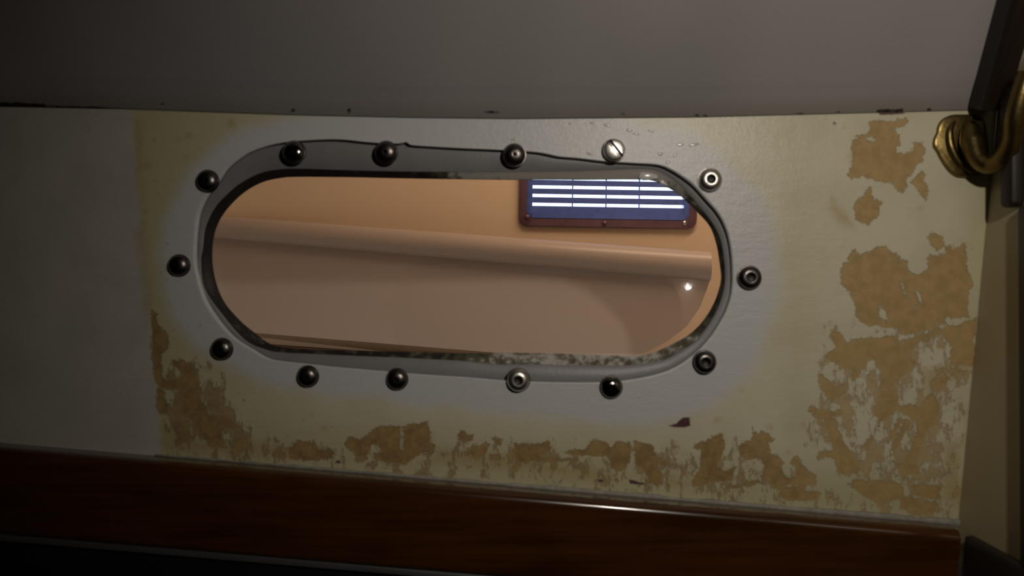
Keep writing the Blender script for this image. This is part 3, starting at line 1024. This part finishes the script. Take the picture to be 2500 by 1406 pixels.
# ------------------------------------------------------------------ the compartment seen through the pane
YF = 0.30
# louvre vent geometry first: the far wall needs its hole
ROLL = math.radians(-0.95)
VC = P(1484, 472, YF)
kf = (D + YF) / D * S


def vp(dx, dz, y=0.0):
    """point on the vent, offsets in photo pixels from its centre"""
    c_, s_ = math.cos(ROLL), math.sin(ROLL)
    return Vector((VC.x + (dx * c_ - dz * s_) * kf, YF + y, VC.z + (dx * s_ + dz * c_) * kf))


def rrect(w, h, r, n=6):
    out = []
    for cx_, cz_, a0 in ((w - r, h - r, 0), (-w + r, h - r, 90), (-w + r, -h + r, 180), (w - r, -h + r, 270)):
        for k in range(n + 1):
            a_ = math.radians(a0 + 90 * k / n)
            out.append((cx_ + r * math.cos(a_), cz_ + r * math.sin(a_)))
    return out


def frame_mesh(outer, inner, y0, y1, origin):
    n = len(outer)
    loops = [[vp(*p, y1) for p in outer], [vp(p[0], p[1], y0 + 0.0004) for p in outer], [vp(p[0] * 0.992, p[1] * 0.985, y0) for p in outer],
             [vp(*p, y0) for p in inner], [vp(*p, y1) for p in inner]]
    bm = bmesh.new()
    L = [[bm.verts.new(p - origin) for p in lp] for lp in loops]
    for a_, b_ in zip(L, L[1:]):
        for i in range(n):
            j = (i + 1) % n
            bm.faces.new((a_[i], a_[j], b_[j], b_[i]))
    return bm


vent = empty('louvre_vent', vp(0, 0), 'maroon metal louvre vent with daylight in its slots, blue glow painted on slats', 'vent')
vl = vent.location
bm_obj('vent_frame', frame_mesh(rrect(216, 84, 22), rrect(196, 62, 18), -0.004, -0.0003, vl), M_vent, vent)
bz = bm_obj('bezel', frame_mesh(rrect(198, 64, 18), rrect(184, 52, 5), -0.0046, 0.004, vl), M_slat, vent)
tag(bz, 'inner bezel of the vent, coloured with blue slot glow')
# slot centres (offset up from vent centre, photo pixels); slats fill between
slots = [-30, -8.5, 12.5, 33.5]
sh = 3.9
edges = [-54] + [v_ for s_ in slots for v_ in (s_ - sh, s_ + sh)] + [54]
for k in range(0, len(edges), 2):
    lo_, hi_ = edges[k], edges[k + 1]
    cz_, hh = (lo_ + hi_) / 2, (hi_ - lo_) / 2
    bm = bmesh.new()
    pts8 = []
    for yy, sh_ in ((-0.0036, -0.6), (-0.0004, 0.6)):
        for dx, dz in ((-186, -hh), (186, -hh), (186, hh), (-186, hh)):
            pts8.append(bm.verts.new(vp(dx, cz_ + dz + sh_, yy) - vl))
    for q_ in ((0, 1, 2, 3), (7, 6, 5, 4), (0, 4, 5, 1), (1, 5, 6, 2), (2, 6, 7, 3), (3, 7, 4, 0)):
        bm.faces.new([pts8[i] for i in q_])
    bmesh.ops.bevel(bm, geom=list(bm.edges), offset=0.0004, segments=2, affect='EDGES')
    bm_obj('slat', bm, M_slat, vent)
for dx in (-86, -4, 77):
    bm = bmesh.new()
    p0, p1 = vp(dx, -54, 0.001), vp(dx, 54, 0.001)
    pts8 = [bm.verts.new(vp(dx + a_, b_, y_) - vl) for y_ in (0.0, 0.003) for a_, b_ in ((-1.3, -54), (1.3, -54), (1.3, 54), (-1.3, 54))]
    for q_ in ((0, 1, 2, 3), (7, 6, 5, 4), (0, 4, 5, 1), (1, 5, 6, 2), (2, 6, 7, 3), (3, 7, 4, 0)):
        bm.faces.new([pts8[i] for i in q_])
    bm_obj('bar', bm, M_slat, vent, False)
for dx, dz in ((-196, -62), (-8, -74), (186, -70), (-196, 66), (-8, 74), (190, 70)):
    bm = lathe([(0, 0.0018), (0.0011, 0.0016), (0.0022, 0.0008), (0.0025, 0.0), (0, 0.0)], 16)
    s_ = bm_obj('screw', bm, M_pale if dx > 100 else M_vent, vent)
    s_.location = vp(dx, dz, -0.004) - vl

# far wall, with the vent's hole
def build_far_wall():
    hole = rrect(190, 58, 10)
    n = len(hole)
    outer = []
    for p in hole:
        a_ = math.atan2(p[1], p[0])
        w_, e_ = 2600, 2600
        t_ = min(w_ / max(abs(math.cos(a_)), 1e-6), e_ / max(abs(math.sin(a_)), 1e-6))
        outer.append((t_ * math.cos(a_), t_ * math.sin(a_)))
    bm = bmesh.new()
    L = [[bm.verts.new(vp(*p, y_)) for p in lp] for lp, y_ in ((outer, 0.006), (outer, 0), (hole, 0), (hole, 0.006), (outer, 0.006))]
    for a_, b_ in zip(L, L[1:]):
        for i in range(n):
            j = (i + 1) % n
            bm.faces.new((a_[i], a_[j], b_[j], b_[i]))
    o = bm_obj('wall_far', bm, M_peach, None, False)
    tag(o, 'peach painted wall seen through the window, behind the vent', 'wall', None, 'structure')


build_far_wall()

# panel and rail: a plane turned a little and leaning back
PN = Vector((-0.107, -0.99, 0.098)).normalized()
PO = P(1250, 720, 0.263)


def on_panel(px, py, off=0.0):
    d_ = Vector(((px - 1250) * S / D, 1.0, (703 - py) * S / D))
    c_ = Vector((0, -D, 0))
    t_ = ((PO + PN * off) - c_).dot(PN) / d_.dot(PN)
    return c_ + d_ * t_


panel = empty('locker_panel', on_panel(1100, 840), 'glossy cream panel with a rounded top rail seen through the window', 'panel')
pl_ = panel.location


def rail_top(x):
    return 528 + (x - 545) * 0.0733


def rail_bot(x):
    return 581 + (x - 526) * 0.0865


def bot(x):
    return 812 + (x - 614) * 0.0816


outline = [(250, rail_bot(250) - 20), (1200, rail_bot(1200) - 20), (1734, rail_bot(1734) - 20), (1733, 684), (1726, 705), (1709, 750), (1677, 796), (1631, 832), (1582, 858), (1530, 878), (1480, bot(1480)), (1000, bot(1000)), (250, bot(250))]
bm = extrude_outline([on_panel(*p) - pl_ for p in outline], -PN * 0.008)
bm_obj('panel_board', bm, M_cream, panel, False)
# rail: bulging half round between its two edge lines
bm = bmesh.new()
rings = []
NX, NS = 60, 18
for k in range(NX + 1):
    x_ = 250 + (1734 - 250) * k / NX
    t_, b_ = on_panel(x_, rail_top(x_)), on_panel(x_, rail_bot(x_))
    mid_, half = (t_ + b_) / 2, (t_ - b_) / 2
    rg = []
    for i in range(NS + 1):
        a_ = math.pi * i / NS
        rg.append(bm.verts.new(mid_ + half * math.cos(a_) + PN * (half.length * 0.95 * math.sin(a_)) - pl_))
    rings.append(rg)
for k in range(NX):
    for i in range(NS):
        bm.faces.new((rings[k][i], rings[k][i + 1], rings[k + 1][i + 1], rings[k + 1][i]))
    bm.faces.new((rings[k][NS], rings[k][0], rings[k + 1][0], rings[k + 1][NS]))
bm.faces.new(rings[0])
bm.faces.new(rings[-1][::-1])
bm_obj('top_rail', bm, M_crail, panel)

# brown board under the panel
ledge = [P(200, 810, 0.288), P(1900, 930, 0.288), P(1900, 1250, 0.288), P(200, 1250, 0.288)]
bm = extrude_outline(ledge, Vector((0, 0.010, 0)), 0.001)
tag(bm_obj('wooden_board', bm, M_ledge), 'brown wooden board showing below the cream panel', 'board')

# compartment shell, closed against the daylight
slab('wall_near', [Vector((-0.75, 0.02, 0.5)), Vector((-0.75, 0.31, 0.5)), Vector((-0.75, 0.31, -0.5)), Vector((-0.75, 0.02, -0.5))], Vector((-0.02, 0, 0)), M_shell,
     'plain end wall of the compartment beyond the window', 'wall')
slab('wall_end', [Vector((0.75, 0.02, 0.5)), Vector((0.75, 0.31, 0.5)), Vector((0.75, 0.31, -0.5)), Vector((0.75, 0.02, -0.5))], Vector((0.02, 0, 0)), M_shell,
     'plain end wall of the compartment nearer the vent', 'wall')
slab('ceiling_far', [Vector((-0.77, 0.0, 0.46)), Vector((0.77, 0.0, 0.46)), Vector((0.77, 0.32, 0.46)), Vector((-0.77, 0.32, 0.46))], Vector((0, 0, 0.02)), M_shell,
     'plain ceiling of the compartment beyond the window', 'ceiling')
slab('floor_far', [Vector((-0.77, 0.0, -0.44)), Vector((0.77, 0.0, -0.44)), Vector((0.77, 0.32, -0.44)), Vector((-0.77, 0.32, -0.44))], Vector((0, 0, -0.02)), M_shell,
     'plain sole of the compartment beyond the window', 'floor')


# partition round the window closing the rest of the compartment's near side
def partition():
    bm = bmesh.new()
    big = []
    inn = []
    for a_ in np.linspace(-np.pi, np.pi, 240, endpoint=False):
        c_, s_ = math.cos(a_), math.sin(a_)
        t_ = min(0.77 / max(abs(c_), 1e-6), 0.47 / max(abs(s_), 1e-6))
        p = ring('out', np.array([-a_]), 45)[0]
        inn.append(P(p[0], p[1], 0.0185))
        big.append(Vector((t_ * c_, 0.0185, t_ * s_)))
    n = len(big)
    L = [[bm.verts.new(p + Vector((0, y_, 0))) for p in lp] for lp, y_ in ((inn, 0), (big, 0), (big, 0.004), (inn, 0.004), (inn, 0))]
    for a_, b_ in zip(L, L[1:]):
        for i in range(n):
            j = (i + 1) % n
            bm.faces.new((a_[i], a_[j], b_[j], b_[i]))
    tag(bm_obj('wall_partition', bm, M_shell, None, False), 'plain back of the partition round the window', 'wall', None, 'structure')


partition()
